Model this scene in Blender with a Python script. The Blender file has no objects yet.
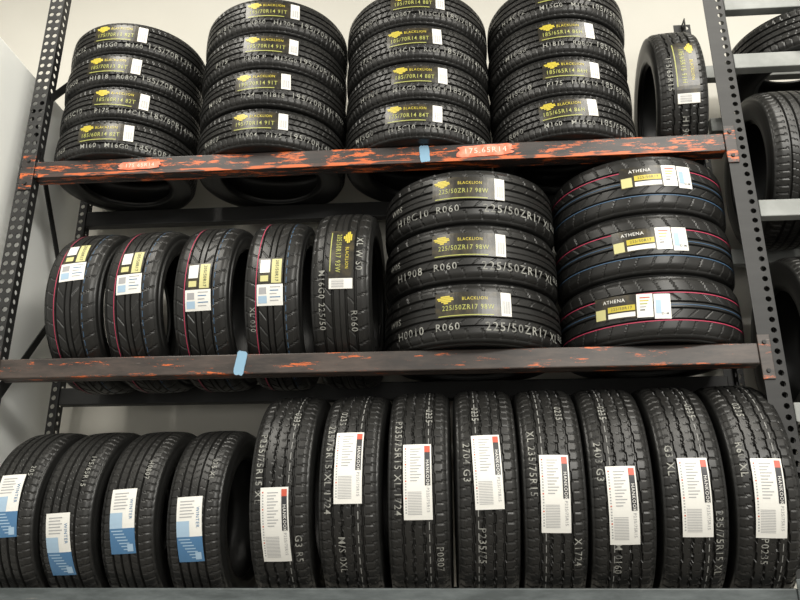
import bpy, math, random
import numpy as np
from mathutils import Matrix, Vector
random.seed(7)
S = bpy.context.scene
COL = S.collection
EYE = 1.5

# ---------------------------------------------------------------- materials
def mat(name, col, rough=0.5, metal=0.0, spec=0.5):
    m = bpy.data.materials.new(name); m.use_nodes = True
    b = m.node_tree.nodes['Principled BSDF']
    b.inputs['Base Color'].default_value = (*col, 1)
    b.inputs['Roughness'].default_value = rough
    b.inputs['Metallic'].default_value = metal
    b.inputs['Specular IOR Level'].default_value = spec
    return m

def noisy(name, c1, c2, scale, rough=0.6, bump=0.0, stretch=(1,1,1), lo=0.4, hi=0.6, detail=6, spec=0.5):
    m = mat(name, c1, rough, spec=spec)
    nt = m.node_tree; N = nt.nodes; L = nt.links; b = N['Principled BSDF']
    tc = N.new('ShaderNodeTexCoord'); mp = N.new('ShaderNodeMapping')
    mp.inputs['Scale'].default_value = stretch
    L.new(tc.outputs['Object'], mp.inputs['Vector'])
    n = N.new('ShaderNodeTexNoise'); n.inputs['Scale'].default_value = scale
    n.inputs['Detail'].default_value = detail
    L.new(mp.outputs[0], n.inputs['Vector'])
    r = N.new('ShaderNodeValToRGB')
    r.color_ramp.elements[0].position = lo; r.color_ramp.elements[0].color = (*c1, 1)
    r.color_ramp.elements[1].position = hi; r.color_ramp.elements[1].color = (*c2, 1)
    L.new(n.outputs['Fac'], r.inputs[0]); L.new(r.outputs[0], b.inputs['Base Color'])
    if bump:
        bp = N.new('ShaderNodeBump'); bp.inputs['Strength'].default_value = bump
        bp.inputs['Distance'].default_value = 0.004
        L.new(n.outputs['Fac'], bp.inputs['Height']); L.new(bp.outputs[0], b.inputs['Normal'])
    return m

M_rub  = noisy('rubber', (0.010,0.010,0.0095), (0.017,0.0165,0.0155), 9, rough=0.38, bump=0.04, lo=0.3, hi=0.7, spec=0.42)
M_side = noisy('rubber_sidewall', (0.009,0.009,0.0085), (0.014,0.014,0.0135), 12, rough=0.36, lo=0.3, hi=0.7, spec=0.42)
M_txt  = noisy('stencil_paint', (0.33,0.33,0.30), (0.10,0.10,0.095), 50, rough=0.8, lo=0.43, hi=0.63)
M_white= mat('label_white', (0.78,0.77,0.73), 0.4)
M_black= noisy('label_black', (0.018,0.016,0.012), (0.08,0.062,0.028), 35, rough=0.3, lo=0.45, hi=0.8)
M_ink2 = mat('label_print_black', (0.03,0.03,0.035), 0.4)
M_yel  = mat('label_yellow', (0.55,0.45,0.05), 0.4)
M_lime = mat('label_lime', (0.38,0.39,0.10), 0.4)
M_pale = mat('label_pale_yellow', (0.58,0.55,0.25), 0.4)
M_grey = mat('label_ink_grey', (0.36,0.36,0.37), 0.5)
M_red  = mat('label_red', (0.55,0.09,0.05), 0.4)
M_blue = mat('label_blue', (0.07,0.18,0.34), 0.4)
M_lblue= mat('label_light_blue', (0.36,0.50,0.64), 0.4)
M_pink = mat('stripe_pink', (0.42,0.04,0.09), 0.6)
M_sblue= mat('stripe_blue', (0.045,0.10,0.18), 0.6)
M_swh  = mat('stripe_white', (0.26,0.26,0.25), 0.7)
M_wall = noisy('painted_wall', (0.62,0.60,0.54), (0.70,0.68,0.62), 1.3, rough=0.85, bump=0.05, lo=0.3, hi=0.7)
M_part = noisy('white_panel', (0.82,0.83,0.80), (0.88,0.89,0.86), 2, rough=0.5, lo=0.3, hi=0.7)
M_floor= noisy('concrete', (0.22,0.21,0.20), (0.32,0.31,0.29), 3, rough=0.8, bump=0.2, lo=0.3, hi=0.7)
M_ceil = noisy('ceiling_paint', (0.5,0.49,0.46), (0.58,0.57,0.54), 2, rough=0.9)
M_gbeam= noisy('grey_painted_steel', (0.20,0.21,0.20), (0.28,0.29,0.28), 8, rough=0.5)
M_tape = mat('blue_tape', (0.22,0.38,0.52), 0.7)
M_stick= noisy('orange_sticker', (0.80,0.16,0.08), (0.85,0.30,0.20), 30, rough=0.6)
M_ink  = mat('marker_pale', (0.85,0.62,0.52), 0.6)

def beam_material(name, base, light, amount, rough=0.45, zs=9, orange=(0.58,0.12,0.025), xs=1.0, white=0.66):
    m = mat(name, base, rough); nt = m.node_tree; N = nt.nodes; L = nt.links; b = N['Principled BSDF']
    tc = N.new('ShaderNodeTexCoord')
    def nz(sc, st, det=8, ro=0.7):
        mp = N.new('ShaderNodeMapping'); mp.inputs['Scale'].default_value = st
        L.new(tc.outputs['Object'], mp.inputs['Vector'])
        n = N.new('ShaderNodeTexNoise'); n.inputs['Scale'].default_value = sc; n.inputs['Detail'].default_value = det
        n.inputs['Roughness'].default_value = ro
        L.new(mp.outputs[0], n.inputs['Vector']); return n
    def ramp(n, a, c):
        r = N.new('ShaderNodeValToRGB'); r.color_ramp.elements[0].position = a; r.color_ramp.elements[1].position = c
        L.new(n.outputs['Fac'], r.inputs[0]); return r
    def mix(f, a, bcol):
        x = N.new('ShaderNodeMix'); x.data_type = 'RGBA'
        L.new(f, x.inputs[0])
        if isinstance(a, tuple): x.inputs[6].default_value = (*a, 1)
        else: L.new(a, x.inputs[6])
        x.inputs[7].default_value = (*bcol, 1); return x
    r0 = ramp(nz(4, (1, 3, 5)), 0.4, 0.7)
    a = mix(r0.outputs[0], base, light)
    r1 = ramp(nz(5, (xs, zs, zs), 10, 0.78), amount, amount + 0.03)
    c = mix(r1.outputs[0], a.outputs[2], orange)
    r2 = ramp(nz(9, (0.6*xs, 14, 18)), white, white+0.04)
    d = mix(r2.outputs[0], c.outputs[2], (0.36, 0.31, 0.27))
    L.new(d.outputs[2], b.inputs['Base Color'])
    return m
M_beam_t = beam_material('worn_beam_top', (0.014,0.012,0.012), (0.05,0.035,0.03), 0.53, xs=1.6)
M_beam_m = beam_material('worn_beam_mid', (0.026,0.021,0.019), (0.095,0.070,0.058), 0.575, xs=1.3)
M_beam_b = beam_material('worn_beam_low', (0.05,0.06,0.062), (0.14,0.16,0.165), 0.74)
M_steel  = beam_material('black_painted_steel', (0.008,0.008,0.008), (0.018,0.018,0.018), 0.68, rough=0.55, zs=3, xs=4, orange=(0.30,0.09,0.04), white=0.76)
M_edge = noisy('worn_orange_edge', (0.55,0.12,0.03), (0.05,0.03,0.025), 9, rough=0.5, stretch=(1,6,6), lo=0.46, hi=0.52)

# ---------------------------------------------------------------- helpers
def new_mesh(name, verts, faces, mats, midx=None, smooth=None):
    me = bpy.data.meshes.new(name); me.from_pydata([tuple(v) for v in verts], [], [tuple(f) for f in faces])
    for m in mats: me.materials.append(m)
    if midx is not None: me.polygons.foreach_set('material_index', np.array(midx, dtype=np.int32))
    if smooth is not None: me.polygons.foreach_set('use_smooth', np.array(smooth, dtype=bool))
    me.update(); return me

def add(name, me, parent=None, loc=(0,0,0)):
    o = bpy.data.objects.new(name, me); COL.objects.link(o); o.location = loc
    if parent: o.parent = parent
    return o

def empty(name, loc=(0,0,0)):
    o = bpy.data.objects.new(name, None); COL.objects.link(o); o.location = loc
    o.empty_display_size = 0.1; return o

def box(name, lo, hi, m, parent=None, bevel=0.0):
    x0,y0,z0 = lo; x1,y1,z1 = hi
    v = [(x0,y0,z0),(x1,y0,z0),(x1,y1,z0),(x0,y1,z0),(x0,y0,z1),(x1,y0,z1),(x1,y1,z1),(x0,y1,z1)]
    f = [(0,3,2,1),(4,5,6,7),(0,1,5,4),(1,2,6,5),(2,3,7,6),(3,0,4,7)]
    o = add(name, new_mesh(name, v, f, [m]), parent)
    if bevel:
        b = o.modifiers.new('bevel','BEVEL'); b.width = bevel; b.segments = 2
    return o

_tc = {}
def text_geo(s):
    if s in _tc: return _tc[s]
    cu = bpy.data.curves.new('tmp','FONT'); cu.body = s; cu.size = 1.0; cu.resolution_u = 2
    cu.align_x = 'CENTER'; cu.align_y = 'CENTER'; cu.offset = 0.004; cu.space_character = 1.18
    o = bpy.data.objects.new('tmp', cu); COL.objects.link(o)
    bpy.context.view_layer.update()
    dg = bpy.context.evaluated_depsgraph_get()
    me = o.evaluated_get(dg).to_mesh()
    v = [(p.co.x, p.co.y) for p in me.vertices]; f = [tuple(p.vertices) for p in me.polygons]
    o.evaluated_get(dg).to_mesh_clear()
    bpy.data.objects.remove(o); bpy.data.curves.remove(cu)
    _tc[s] = (v, f); return _tc[s]

# ---------------------------------------------------------------- tyre mesh
def crown(R, W, w):
    t = abs(w) / (0.43*W)
    return R - 0.005*t*t - (0.0 if t < 0.8 else 0.05*(t-0.8)**2*4)

def fr(x): return x - np.floor(x)
def pat_rib(p, w):
    d = np.zeros_like(p); a = np.abs(w)
    for c in (0.17, 0.52): d = np.where(np.abs(a-c) < 0.04, 1.0, d)
    d = np.where((a > 0.58) & (fr(p + 0.5*w) < 0.20), 0.30, d)
    d = np.where((a < 0.47) & (a > 0.22) & (fr(p*1 - 1.4*w + 0.3) < 0.16), 0.2, d)
    d = np.where((a < 0.12) & (fr(p + 2.0*w) < 0.14), 0.15, d)
    return d
def pat_diag(p, w):
    d = np.zeros_like(p); a = np.abs(w)
    for c in (0.12, 0.5): d = np.where(np.abs(a-c) < 0.03, 0.9, d)
    d = np.where((a > 0.56) & (fr(p*0.5 + 0.9*a) < 0.12), 0.30, d)
    d = np.where((a < 0.46) & (a > 0.18) & (fr(p*0.5 + 2.2*a) < 0.12), 0.28, d)
    return d
def pat_sport(p, w):
    d = np.zeros_like(p); a = np.abs(w)
    for c in (0.24, 0.60): d = np.where(np.abs(a-c) < 0.045, 1.0, d)
    d = np.where((a > 0.66) & (fr(p*0.5 + 0.6*w) < 0.13), 0.35, d)
    d = np.where((a < 0.55) & (a > 0.3) & (fr(p*0.5 - 1.8*w) < 0.13), 0.28, d)
    d = np.where((a < 0.018), 0.4, d)
    return d
def pat_allseason(p, w):
    d = np.zeros_like(p)
    z = 0.018*np.sign(fr(p*0.5)-0.5)
    for c in (-0.55, -0.2, 0.2, 0.55): d = np.where(np.abs(w-c-z) < 0.035, 0.95, d)
    a = np.abs(w)
    d = np.where((a > 0.62) & (fr(p + 0.4*w) < 0.20), 0.33, d)
    d = np.where((a < 0.5) & (fr(p + 1.5*w) < 0.16) & (fr(w*3+10) < 0.6), 0.2, d)
    return d

_tm = {}
def tire_mesh(R, W, rb, pat):
    key = (round(R,4), round(W,4), rb, pat.__name__)
    if key in _tm: return _tm[key]
    N = 432; K = 72
    nt = 53
    tw = np.linspace(-0.43*W, 0.43*W, nt)
    h = R - rb
    sp = [(0.455, R-0.0125),(0.470, R-0.020),(0.478, R-0.0225),(0.478, R-0.028),(0.488, R-0.034),
          (0.4955, rb+0.62*h),(0.4985, rb+0.50*h),(0.4985, rb+0.46*h),(0.492, rb+0.38*h),(0.480, rb+0.28*h),
          (0.468, rb+0.20*h),(0.470, rb+0.17*h),(0.455, rb+0.15*h),(0.440, rb+0.07*h),(0.425, rb+0.012),(0.40, rb)]
    inner = [(0.36, rb+0.002),(0.37, rb+0.025),(0.42, rb+0.4*h),(0.435, rb+0.55*h),(0.40, R-0.035),(0.30, R-0.022),(0.0, R-0.019)]
    prof = []; kind = []
    for a, r in reversed(sp): prof.append((-a*W, r)); kind.append(0)
    for w in tw: prof.append((w, crown(R, W, w))); kind.append(1)
    for a, r in sp: prof.append((a*W, r)); kind.append(0)
    for a, r in inner: prof.append((a*W, r)); kind.append(0)
    for a, r in reversed(inner[:-1]): prof.append((-a*W, r)); kind.append(0)
    P = len(prof)
    w = np.array([q[0] for q in prof]); r = np.array([q[1] for q in prof]); kd = np.array(kind)
    th = np.arange(N)*2*math.pi/N
    TH, Wg = np.meshgrid(th, w, indexing='ij')
    Rg = np.tile(r, (N,1))
    D = pat(TH*K/(2*math.pi), Wg/(0.43*W))*0.0072
    Rg = Rg - D*kd[None,:]
    X = Rg*np.sin(TH); Y = -Rg*np.cos(TH)
    V = np.stack([X, Y, Wg], -1).reshape(-1,3)
    i = np.arange(N)[:,None]; j = np.arange(P)[None,:]
    i2 = (i+1) % N; j2 = (j+1) % P
    F = np.stack(np.broadcast_arrays(i*P+j, i2*P+j, i2*P+j2, i*P+j2), -1).reshape(-1,4)
    tread = ((kd[np.arange(P)] == 1) & (kd[(np.arange(P)+1) % P] == 1))
    tr = np.tile(tread, N)
    me = bpy.data.meshes.new('tire_mesh')
    me.vertices.add(len(V)); me.vertices.foreach_set('co', V.ravel())
    me.loops.add(F.size); me.loops.foreach_set('vertex_index', F.ravel().astype(np.int32))
    me.polygons.add(len(F)); me.polygons.foreach_set('loop_start', (np.arange(len(F))*4).astype(np.int32))
    me.polygons.foreach_set('loop_total', np.full(len(F),4,dtype=np.int32))
    me.materials.append(M_rub); me.materials.append(M_side)
    me.polygons.foreach_set('material_index', np.where(tr,0,1).astype(np.int32))
    me.polygons.foreach_set('use_smooth', ~tr)
    me.update(calc_edges=True); me.validate()
    _tm[key] = me; return me

class Wrap:
    """collects flat artwork wrapped on the tread"""
    def __init__(s, R, W): s.R=R; s.W=W; s.v=[]; s.f=[]; s.m=[]; s.mats=[]
    def mi(s, m):
        if m not in s.mats: s.mats.append(m)
        return s.mats.index(m)
    def pt(s, a, w, off):
        r = crown(s.R, s.W, w) + off; t = a/s.R
        return (r*math.sin(t), -r*math.cos(t), w)
    def patch(s, s0, s1, w0, w1, off, m, c=(0,0), rot=0.0):
        nu = max(1, int(abs(s1-s0)/0.012)); nv = max(1, int(abs(w1-w0)/0.02))
        b = len(s.v); k = s.mi(m); cr, sr = math.cos(rot), math.sin(rot)
        for i in range(nu+1):
            for j in range(nv+1):
                a = s0+(s1-s0)*i/nu; w = w0+(w1-w0)*j/nv
                s.v.append(s.pt(c[0]+a*cr-w*sr, c[1]+a*sr+w*cr, off))
        for i in range(nu):
            for j in range(nv):
                q = b+i*(nv+1)+j; s.f.append((q, q+nv+1, q+nv+2, q+1)); s.m.append(k)
    def text(s, txt, cs, cw, size, off, m, c=(0,0), rot=0.0, squash=1.0):
        v, f = text_geo(txt); b = len(s.v); k = s.mi(m); cr, sr = math.cos(rot), math.sin(rot)
        for x, y in v:
            a = cs+x*size*squash; w = cw+y*size
            s.v.append(s.pt(c[0]+a*cr-w*sr, c[1]+a*sr+w*cr, off))
        for q in f: s.f.append(tuple(b+n for n in q)); s.m.append(k)
    def ring(s, w, hw, m, off=0.0008, dash=None):
        n = 180; k = s.mi(m)
        for i in range(n):
            if dash and (i % dash[0]) >= dash[1]: continue
            a0 = i/n*2*math.pi*s.R; a1 = (i+1)/n*2*math.pi*s.R; b = len(s.v)
            s.v += [s.pt(a0,w-hw,off), s.pt(a1,w-hw,off), s.pt(a1,w+hw,off), s.pt(a0,w+hw,off)]
            s.f.append((b,b+1,b+2,b+3)); s.m.append(k)
    def build(s, name, parent):
        if s.v: return add(name, new_mesh(name, s.v, s.f, s.mats, s.m), parent)

def lbl_lion(L, c, rot, size_txt, Ln=0.205, Hh=0.070):
    o = 0.0014
    L.patch(-Ln/2, Ln/2, -Hh/2, Hh/2, o, M_black, c, rot)
    L.patch(Ln/2-0.036, Ln/2-0.002, -Hh/2+0.002, Hh/2-0.002, o+.0006, M_white, c, rot)
    for i in range(7):
        a = Ln/2-0.032+i*0.004
        L.patch(a, a+(0.0022 if i%2 else 0.0012), -Hh/2+0.010, Hh/2-0.030, o+.0011, M_grey, c, rot)
    x0 = -Ln/2+0.006
    for i,(dx,ww) in enumerate([(0.022,0.014),(0.014,0.032),(0.004,0.050),(0.0,0.052),(0.012,0.030)]):
        z = 0.004+i*0.0056
        L.patch(x0+dx, x0+dx+ww, z, z+0.0048, o+.0009, M_yel, c, rot)
    L.text('BLACKLION', 0.004, 0.018, 0.0155, o+.0008, M_yel, c, rot, 0.85)
    L.text(size_txt, -0.018, -0.011, 0.0235, o+.0008, M_lime, c, rot, 0.82)
    L.patch(-Ln/2+0.010, Ln/2-0.060, -Hh/2+0.003, -Hh/2+0.006, o+.0006, M_lime, c, rot)

def lbl_stripe(L, c, rot):
    o = 0.0014
    L.patch(-0.115, 0.020, -0.038, 0.038, o, M_black, c, rot)
    L.patch(-0.112, -0.078, -0.034, 0.000, o+.0006, M_pale, c, rot)
    L.text('ATHENA', -0.050, 0.021, 0.016, o+.0006, M_white, c, rot)
    L.patch(-0.070, 0.015, -0.014, 0.004, o+.0006, M_yel, c, rot)
    L.text('225/50R17', -0.027, -0.005, 0.013, o+.001, M_ink2, c, rot)
    L.patch(-0.070, 0.015, -0.034, -0.019, o+.0006, M_white, c, rot)
    L.patch(0.020, 0.068, -0.040, 0.036, o+.0002, M_white, c, rot)
    L.patch(0.071, 0.120, -0.046, 0.034, o+.0002, M_white, c, rot)
    L.patch(0.076, 0.092, -0.030, 0.014, o+.0008, M_lblue, c, rot)
    for i in range(5):
        L.patch(0.030, 0.060-0.004*i, 0.022-i*0.010, 0.0255-i*0.010, o+.0008, [M_red,M_yel,M_lime,M_grey,M_ink2][i], c, rot)
    L.text('D-M', 0.103, -0.030, 0.011, o+.0008, M_ink2, c, rot)

def lbl_vert_white(L, c, rot, Ln=0.218, Hh=0.082):
    o = 0.0014
    L.patch(-Ln/2, Ln/2, -Hh/2, Hh/2, o, M_white, c, rot)
    L.patch(-Ln/2+0.006, Ln/2-0.095, Hh/2-0.020, Hh/2-0.004, o+.0006, M_ink2, c, rot)
    L.patch(-Ln/2+0.006, -Ln/2+0.026, Hh/2-0.020, Hh/2-0.004, o+.001, M_red, c, rot)
    L.text('HANKOOK', -0.022, Hh/2-0.012, 0.0135, o+.001, M_white, c, rot)
    L.text('P235/75R15', Ln/2-0.055, Hh/2-0.012, 0.012, o+.001, M_grey, c, rot)
    for i in range(12):
        a = -Ln/2+0.014+i*0.0085
        L.patch(a, a+0.0026, -Hh/2+0.020, Hh/2-0.030-0.006*(i%3), o+.0006, M_grey, c, rot)
    for i in range(15):
        a = Ln/2-0.078+i*0.0044
        L.patch(a, a+0.0016, -Hh/2+0.012, Hh/2-0.030, o+.0006, M_grey, c, rot)
    for i in range(24):
        a = -Ln/2+0.012+i*0.008
        L.patch(a, a+0.004, -Hh/2+0.005, -Hh/2+0.009, o+.0006, M_red if i%6==0 else M_grey, c, rot)

def lbl_blue(L, c, rot, Ln=0.19, Hh=0.078):
    o = 0.0014
    L.patch(-Ln/2, 0.02, -Hh/2, Hh/2, o, M_white, c, rot)
    L.patch(0.02, Ln/2, -Hh/2, Hh/2, o, M_blue, c, rot)
    L.patch(-0.025, 0.02, -Hh/2, -Hh/2+0.040, o+.0005, M_lblue, c, rot)
    for i in range(6):
        L.patch(-Ln/2+0.012+i*0.009, -Ln/2+0.015+i*0.009, -Hh/2+0.010, Hh/2-0.024-0.006*(i%2), o+.0006, M_grey, c, rot)
    for i in range(7):
        L.patch(0.026+i*0.009, 0.029+i*0.009, -0.034+0.006*i, 0.002+0.005*i, o+.0006, M_lblue, c, rot)
    L.patch(0.066, 0.088, 0.014, 0.032, o+.0007, M_lblue, c, rot)
    L.text('WINTER', -0.035, 0.026, 0.014, o+.0006, M_blue, c, rot)

def lbl_yg(L, c, rot):
    o = 0.0014
    L.patch(-0.085, 0.010, -0.042, 0.038, o, M_black, c, rot)
    L.patch(-0.080, 0.006, 0.002, 0.034, o+.0006, M_pale, c, rot)
    L.patch(-0.078, -0.030, -0.036, -0.004, o+.0006, M_white, c, rot)
    L.text('205/50R17', -0.037, 0.019, 0.015, o+.0012, M_ink2, c, rot)
    L.patch(-0.020, 0.0, -0.034, -0.008, o+.0006, M_pale, c, rot)
    L.patch(0.010, 0.080, -0.045, 0.040, o+.0002, M_white, c, rot)
    L.patch(0.048, 0.072, -0.040, -0.012, o+.0008, M_lblue, c, rot)
    L.patch(0.020, 0.042, -0.038, -0.014, o+.0008, M_grey, c, rot)
    for i in range(5):
        L.patch(0.018+i*0.011, 0.021+i*0.011, -0.002, 0.032-0.006*(i%3), o+.0008, [M_grey,M_blue,M_grey,M_blue,M_grey][i], c, rot)

def tire(R, W, rb, pat, loc, standing, label, lc=(0,0), lrot=0.0, texts=(), rings=(), yaw=0.0, lean=0.0, arg=None):
    o = add('tire', tire_mesh(R, W, rb, pat))
    A = Matrix.Rotation(math.radians(yaw), 4, 'Z') @ Matrix.Rotation(math.radians(lean), 4, 'Y')
    if standing: A = A @ Matrix.Rotation(math.pi/2, 4, 'Y')
    o.matrix_world = Matrix.Translation(loc) @ A
    T = Wrap(R, W)
    for (t, cs, cw, sz) in texts: T.text(t, cs, cw, sz, 0.0011, M_txt)
    T.build('stencil_text', o)
    if rings:
        G_ = Wrap(R, W)
        for (w, hw, m, dash) in rings: G_.ring(w, hw, m, dash=dash)
        G_.build('tread_stripes', o)
    if label:
        L = Wrap(R, W)
        if arg is not None: label(L, lc, lrot, **arg)
        else: label(L, lc, lrot)
        L.build('paper_label', o)
    return o

# ---------------------------------------------------------------- rack
ZB = EYE - 0.022; ZM = EYE + 0.687; ZT = EYE + 1.430     # beam tops
BH = 0.066
YC = 0.225; G = 0.185

def hole_plate(w, hgt, flags, pitch, r, origin, ax, az=(0,0,1)):
    V=[]; F=[]; n=len(flags); cw = w/n; rows = int(hgt/pitch)
    ax = Vector(ax); az = Vector(az); o = Vector(origin)
    for k in range(rows):
        for c in range(n):
            x0=c*cw; x1=x0+cw; z0=k*pitch; z1=z0+pitch; xm=(x0+x1)/2; zm=(z0+z1)/2
            b=len(V)
            if not flags[c]:
                V += [o+ax*x+az*z for x,z in ((x0,z0),(x1,z0),(x1,z1),(x0,z1))]; F.append((b,b+1,b+2,b+3)); continue
            out=[(x0,z0),(xm,z0),(x1,z0),(x1,zm),(x1,z1),(xm,z1),(x0,z1),(x0,zm)]
            V += [o+ax*x+az*z for x,z in out]
            for q in range(8):
                t = math.radians(225+45*q); V.append(o+ax*(xm+r*math.cos(t))+az*(zm+r*math.sin(t)))
            for q in range(8):
                F.append((b+q, b+(q+1)%8, b+8+(q+1)%8, b+8+q))
    return V,F

def upright(name, x0, x1, y0, inner_x, parent, H=3.75, back=False, flags=(1,1)):
    V=[];F=[]
    yy = y0
    for (w,fl,org,ax) in [(x1-x0, flags, (x0,yy,0), (1,0,0)),
                          (0.045, (1,), (inner_x, yy if not back else yy-0.045, 0), (0,1,0))]:
        v,f = hole_plate(w, H, fl, 0.034, 0.0095, org, ax); b=len(V)
        V+=v; F+=[tuple(b+i for i in q) for q in f]
    o = add(name, new_mesh(name, V, F, [M_steel]), parent)
    m = o.modifiers.new('weld','WELD'); m.merge_threshold = 0.0002
    m = o.modifiers.new('solid','SOLIDIFY'); m.thickness = 0.003; m.offset = 0
    box(name+'_foot', (x0-0.01, y0-(0.055 if back else 0.01), 0.0), (x1+0.01, y0+(0.01 if back else 0.055), 0.006), M_steel, parent)
    return o

def bar(name, a, b, w, t, m, parent):
    a=Vector(a); b=Vector(b); d=(b-a); L=d.length; d.normalize()
    side = Vector((1,0,0)); up = d.cross(side).normalized()
    V=[]
    for p in (a,b):
        for s1,s2 in ((-1,-1),(1,-1),(1,1),(-1,1)): V.append(p+side*s1*t/2+up*s2*w/2)
    F=[(0,1,2,3),(7,6,5,4),(0,4,5,1),(1,5,6,2),(2,6,7,3),(3,7,4,0)]
    return add(name, new_mesh(name,V,F,[m]), parent)

rack = empty('tire_rack')
XL, XR, CW = -1.245, 1.190, 0.056
CWR = 0.070
upright('upright_front_left', XL-CW, XL, 0.0, XL, rack)
upright('upright_rear_left', XL-CW, XL, 0.45, XL, rack, back=True)
upright('upright_front_right', XR, XR+CWR, 0.0, XR+CWR, rack, flags=(0,1))
upright('upright_rear_right', XR+0.035, XR+CWR+0.035, 0.45, XR+CWR, rack, back=True, flags=(0,1))
for nm, x in (('left', XL-CW+0.006), ('right', XR+CWR+0.006)):
    for i,(za,zb) in enumerate([(0.15,0.75),(0.75,1.35),(1.35,1.95),(1.95,2.55),(2.55,3.15),(3.15,3.7)]):
        if nm=='right' and i>2: continue
        A=(x,0.01,za) if i%2 else (x,0.44,za); B=(x,0.44,zb) if i%2 else (x,0.01,zb)
        bar(f'brace_{nm}_{i}', A, B, 0.03, 0.004, M_steel, rack)
levels = [('bottom', ZB, M_beam_b), ('middle', ZM, M_beam_m), ('top', ZT, M_beam_t), ('base', 0.55, M_beam_m)]
for nm, zt, m in levels:
    box(f'beam_{nm}_front', (XL,0.0,zt-BH), (XR,0.040,zt), m, rack, 0.004)
    box(f'beam_{nm}_rear', (XL,0.410,zt-BH), (XR+0.035,0.450,zt), M_steel, rack, 0.004)
    for s,x in (('l',XL),('r',XR)):
        a,b = (x-0.045, x+0.004) if s=='l' else (x-0.004, x+0.034)
        box(f'connector_{nm}_{s}', (a,-0.007,zt-BH-0.05), (b,-0.002,zt+0.025), m, rack, 0.002)
        for k in (-0.09,0.0):
            v=[];f=[]
            for q in range(10):
                t=q*math.pi/5; v.append(((a+b)/2+0.007*math.cos(t), -0.007, zt+k+0.007*math.sin(t)))
            for q in range(10):
                t=q*math.pi/5; v.append(((a+b)/2+0.006*math.cos(t), -0.012, zt+k+0.006*math.sin(t)))
            f=[(q,(q+1)%10,10+(q+1)%10,10+q) for q in range(10)]+[tuple(range(10,20))]
            add(f'bolt_{nm}_{s}', new_mesh('bolt',v,f,[M_steel]), rack)
    box(f'lip_{nm}_front', (XL,0.040,zt-BH), (XR,0.056,zt-BH+0.004), m, rack)
box('beam_top_edge', (XL+0.02,-0.0022,ZT-BH-0.001), (XR-0.02,0.002,ZT-BH+0.012), M_edge, rack, 0.001)

def flat_text(name, s, size, x, z, m, parent, y, rot=0.0):
    v,f = text_geo(s); cr,sr=math.cos(rot),math.sin(rot)
    V=[(x+(a*cr-b*sr)*size, y, z+(a*sr+b*cr)*size) for a,b in v]
    return add(name, new_mesh(name,V,f,[m]), parent)
def sticker(name, x, z, w, h, m, txt=None, rot=0.0, rag=0.06):
    n=28; rr=random.Random(int(x*1000)); cr,sr=math.cos(rot),math.sin(rot); pts=[]
    for q in range(n):
        t=2*math.pi*q/n; c,s_=math.cos(t),math.sin(t); k=1/max(abs(c),abs(s_))
        j=1+rr.uniform(-rag,rag); pts.append((c*k*w/2*j, s_*k*h/2*j))
    V=[]
    for yy in (-0.0034,-0.0004): V+=[(x+a*cr-b*sr, yy, z+a*sr+b*cr) for a,b in pts]
    F=[tuple(range(n)), tuple(range(2*n-1,n-1,-1))]+[(q,n+q,n+(q+1)%n,(q+1)%n) for q in range(n)]
    add(name, new_mesh(name,V,F,[m]), rack)
    if txt: flat_text(name+'_text', txt, h*0.70, x, z, M_ink, rack, -0.0040, rot)
sticker('size_sticker', -0.85, ZT-0.034, 0.150, 0.030, M_stick, '175 65R14', 0.02, 0.12)
sticker('size_sticker_b', 0.38, ZT-0.030, 0.185, 0.042, M_stick, '175.65R14', 0.03, 0.10)
sticker('tape_a', 0.170, ZT-0.034, 0.034, 0.066, M_tape, None, 0.08)
sticker('tape_b', -0.431, ZM-0.030, 0.032, 0.080, M_tape, None, -0.15)

# ---------------------------------------------------------------- top level: flat stacks
codes = ['R060','H15C10','M16G0','H14C12','R0807','M160','P175','H1818','M15G0','H1904','1724','R060 P']
def ct(i): return codes[i % len(codes)]
k = 0
tops = [(-1.0,0.265,0.145,['185/60R14 82T','185/60R14 82T','185/70R13 86T','175/70R13 82T'],[-0.025,0.0,-0.03,-0.03]),
        (-0.43,0.284,0.159,['195/70R14 91T']*4,[-0.015,-0.010,0.0,0.01]),
        (0.137,0.279,0.161,['175/70R14 84T','185/70R14 88T','185/70R14 88T','185/70R14 88T'],[0.0,0.01,-0.01,0.0]),
        (0.680,0.266,0.164,['185/65R14 86H']*4,[0.02,0.035,0.03,0.02])]
for (x,R,W,szs,offs) in tops:
    ang = math.atan2(x-0.271, 2.377+YC)
    for i in range(4):
        z = ZT + 0.001 + (W+0.001)*(i+0.5)
        lc = (offs[i], 0.016 - (0.004 if W<0.15 else 0))
        tx = [(ct(k), lc[0]-0.20, -0.032, 0.028), (szs[i][:9]+'H', lc[0]+0.20, -0.034, 0.032),
              (ct(k+5)+'   '+ct(k+2), lc[0]+0.0, -0.042, 0.025), (ct(k+7), lc[0]+0.34, -0.030, 0.028)]
        tire(R, W, R*0.62, pat_rib, (x+random.uniform(-.003,.003), YC+random.uniform(-.005,.005), z), False, lbl_lion,
             lc, random.uniform(-.03,.05), tx, yaw=-math.degrees(ang)*0.5+random.uniform(-3,3), arg=dict(size_txt=szs[i]))
        k += 1

R=0.292
tire(R, 0.170, R*0.62, pat_allseason, (1.083, YC, ZT+math.sqrt(R*R-G*G)+0.003), True, lbl_lion, (0.01,0.012), 0.0,
     [('195/65R15', 0.02, -0.045, 0.026),('H1904', 0.22, 0.0, 0.03)], yaw=-4, arg=dict(size_txt='195/65R15 91H',Ln=0.25,Hh=0.078))

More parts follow.
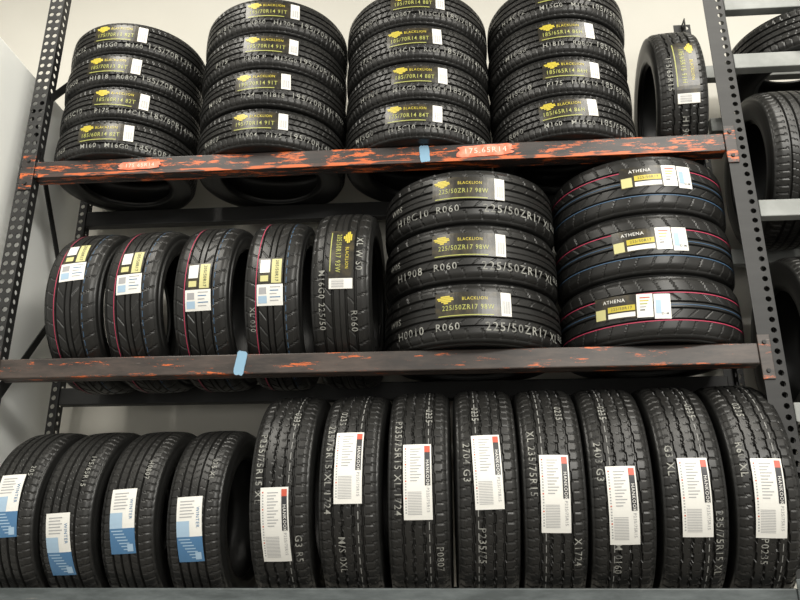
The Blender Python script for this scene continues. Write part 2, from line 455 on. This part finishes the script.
# ---------------------------------------------------------------- middle level
mid = [(-1.0,0.290,0.190,pat_diag,(-0.10,0.0),0.10,lbl_yg,None),
       (-0.79,0.292,0.190,pat_diag,(-0.045,0.0),0.06,lbl_yg,None),
       (-0.563,0.294,0.190,pat_diag,(0.020,0.0),0.03,lbl_yg,None),
       (-0.335,0.298,0.190,pat_diag,(0.015,0.0),0.02,lbl_yg,None),
       (-0.105,0.310,0.200,pat_sport,(-0.045,0.005),0.0,lbl_lion,dict(size_txt='205/50R17 93W',Ln=0.225,Hh=0.080))]
for i,(x,R,W,p,lc,rot,lb,arg) in enumerate(mid):
    rg = [(-0.048,0.0014,M_pink,None),(0.050,0.0012,M_sblue,(3,2))] if i<4 else []
    tx = [] if i<4 else [('XL W S0',-0.06,0.062,0.030),('R060',0.17,0.045,0.030),('M16G0 225/50',0.10,-0.058,0.028)]
    if i==3: tx=[('XL 030',0.14,-0.06,0.024)]
    tire(R, W, R*0.70, p, (x, YC, ZM+math.sqrt(R*R-G*G)+0.003), True, lb, lc, rot, tx, rg, yaw=[-2,-3,-1,1,0][i], arg=arg)
for i in range(3):
    W=0.202; R=0.304
    tire(R, W, 0.216, pat_sport, (0.318, YC, ZM+0.001+(W+0.001)*(i+0.5)), False, lbl_lion, ([0.00,-0.005,-0.012][i],0.022), [0,-.02,-.03][i],
         [(['H0010','H1908','H18C10'][i],-0.225,-0.050,0.038),('225/50ZR17 XL',0.185,-0.053,0.040),('R060',-0.085,-0.050,0.034),('W0S',-0.30,0.0,0.030),('BLE',0.37,-0.04,0.03)],
         yaw=random.uniform(-3,3), arg=dict(size_txt='225/50ZR17 98W',Ln=0.245,Hh=0.082))
for i in range(3):
    W=0.212; R=0.298
    tire(R, W, 0.216, pat_diag, (0.918, YC, ZM+0.001+(W+0.001)*(i+0.5)), False, lbl_stripe, ([0.060,0.015,-0.065][2-i],[0.005,0.01,0.02][i]), [-.04,0.03,0.03][i],
         [], [(0.040,0.0015,M_pink,None),(-0.050,0.0015,M_pink if i==0 else M_sblue,None),(0.0,0.0012,M_sblue,None)], yaw=-10)

# ---------------------------------------------------------------- bottom level
for i,(x,s) in enumerate([(-1.085,-0.02),(-0.900,0.10),(-0.712,0.03),(-0.515,0.055)]):
    R=0.282; W=0.176
    tire(R, W, R*0.66, pat_rib, (x, YC, ZB+math.sqrt(R*R-G*G)+0.003), True, lbl_blue, (s,[0,-0.01,-0.008,-0.005][i]), 0.05,
         [(['205','195/65R15','H0807','225 XL'][i], -0.13, 0.045, 0.022)], yaw=[-4,-5,-4,-3][i])
st = [('P235/75R15 XL', 'G3 R5'),('225/75R15 XL 1724','M/S 0XL'),('P235/75R15 XL 1724','P0807'),('2704 G3','P235/75'),
      ('XL 235/75R15','X1724'),('2403 G3','M 0160'),('G3 XL','235/75R15 XL'),('R60 XL','P0235')]
for i,(x,s) in enumerate([(-0.262,0.11),(-0.052,-0.06),(0.142,-0.01),(0.338,-0.035),(0.533,0.03),(0.727,0.065),(0.922,0.045),(1.122,0.050)]):
    R=0.330+[0,0,0.003,0.005,0.004,0.004,0.005,0.006][i]; W=0.188
    tire(R, W, R*0.60, pat_allseason, (x, YC, ZB+math.sqrt(R*R-G*G)+0.003), True, lbl_vert_white, (s,[-0.008,0,-0.002,0.0,0,-0.002,0.0,0.0][i]), random.uniform(-.03,.03),
         [(st[i][0], -0.06, -0.060, 0.029),(st[i][1], 0.18+0.02*(i%3), [0.058,-0.02][i%2], 0.029),('0235', -0.23, 0.03*(-1)**i, 0.028)],
         [(0.030*(-1)**(i//3), 0.0012, M_swh, (3,2))], yaw=random.uniform(-1.5,1.5))

# ---------------------------------------------------------------- neighbouring rack on the right
r2 = empty('shelving_rack')
X2a, X2b = XR+CWR+0.004, 2.62
upright('upright_front', X2b, X2b+CW, 0.0, X2b, r2)
upright('upright_rear', X2b, X2b+CW, 0.45, X2b, r2, back=True)
for i,zt in enumerate((0.55, EYE+0.50, EYE+1.175, EYE+1.75, EYE+2.0)):
    box(f'beam_front_{i}', (X2a,0.0,zt-0.06), (X2b,0.04,zt), M_gbeam, r2, 0.003)
    box(f'beam_rear_{i}', (X2a+0.04,0.41,zt-0.06), (X2b,0.45,zt), M_gbeam, r2, 0.003)
for zt,R,x0 in ((EYE+0.50,0.300,1.44), (EYE+1.175,0.285,1.43)):
    for i in range(5):
        tire(R, 0.2, R*0.62, pat_rib, (x0+i*0.215, YC, zt+math.sqrt(R*R-G*G)+0.003), True, None, yaw=-2)
for i in range(2):
    tire(0.29, 0.165, 0.18, pat_rib, (1.62+i*0.62, YC, EYE+1.751+0.0835), False, None)

# ---------------------------------------------------------------- room
box('wall_back', (-4.0,0.62,0.0), (4.5,0.74,4.5), M_wall)
box('floor', (-4.0,-6.0,-0.1), (4.5,0.62,0.0), M_floor)
box('ceiling', (-4.0,-6.0,4.5), (4.5,0.74,4.6), M_ceil)
box('partition_panel', (-1.42,-0.30,0.0), (-1.36,0.60,EYE+1.86), M_part, None, 0.006)

# ---------------------------------------------------------------- light
w = bpy.data.worlds.new('world'); S.world = w; w.use_nodes = True
w.node_tree.nodes['Background'].inputs[0].default_value = (1.0,0.97,0.89,1)
w.node_tree.nodes['Background'].inputs[1].default_value = 0.85
def area(name, loc, target, sx, sy, e, col=(1,1,1)):
    l = bpy.data.lights.new(name,'AREA'); l.shape='RECTANGLE'; l.size=sx; l.size_y=sy; l.energy=e; l.color=col
    o = bpy.data.objects.new(name,l); COL.objects.link(o); o.location=loc
    o.rotation_euler = (Vector(target)-Vector(loc)).to_track_quat('-Z','Y').to_euler(); return o
area('added_front_fill', (-1.2,-1.6,4.3), (-1.2,-1.0,0), 0.5, 2.4, 62, (1,0.96,0.87))
area('added_front_fill', (1.6,-1.8,4.3), (1.6,-1.2,0), 0.5, 2.4, 62, (1,0.96,0.87))
area('added_front_fill', (2.2,-4.2,3.9), (-0.6,0.2,2.3), 2.2, 0.6, 140, (1,0.975,0.91))  # added fill from front right, brightens the partition and rubber; not a ceiling fixture

# ---------------------------------------------------------------- camera
cam = bpy.data.cameras.new('camera'); cam.lens = 35.0; cam.sensor_width = 36
co = bpy.data.objects.new('camera', cam); COL.objects.link(co)
co.location = (0.271,-2.377,EYE); co.rotation_euler = (math.radians(109.8),0,math.radians(4.5))
S.camera = co
S.view_settings.view_transform = 'Standard'
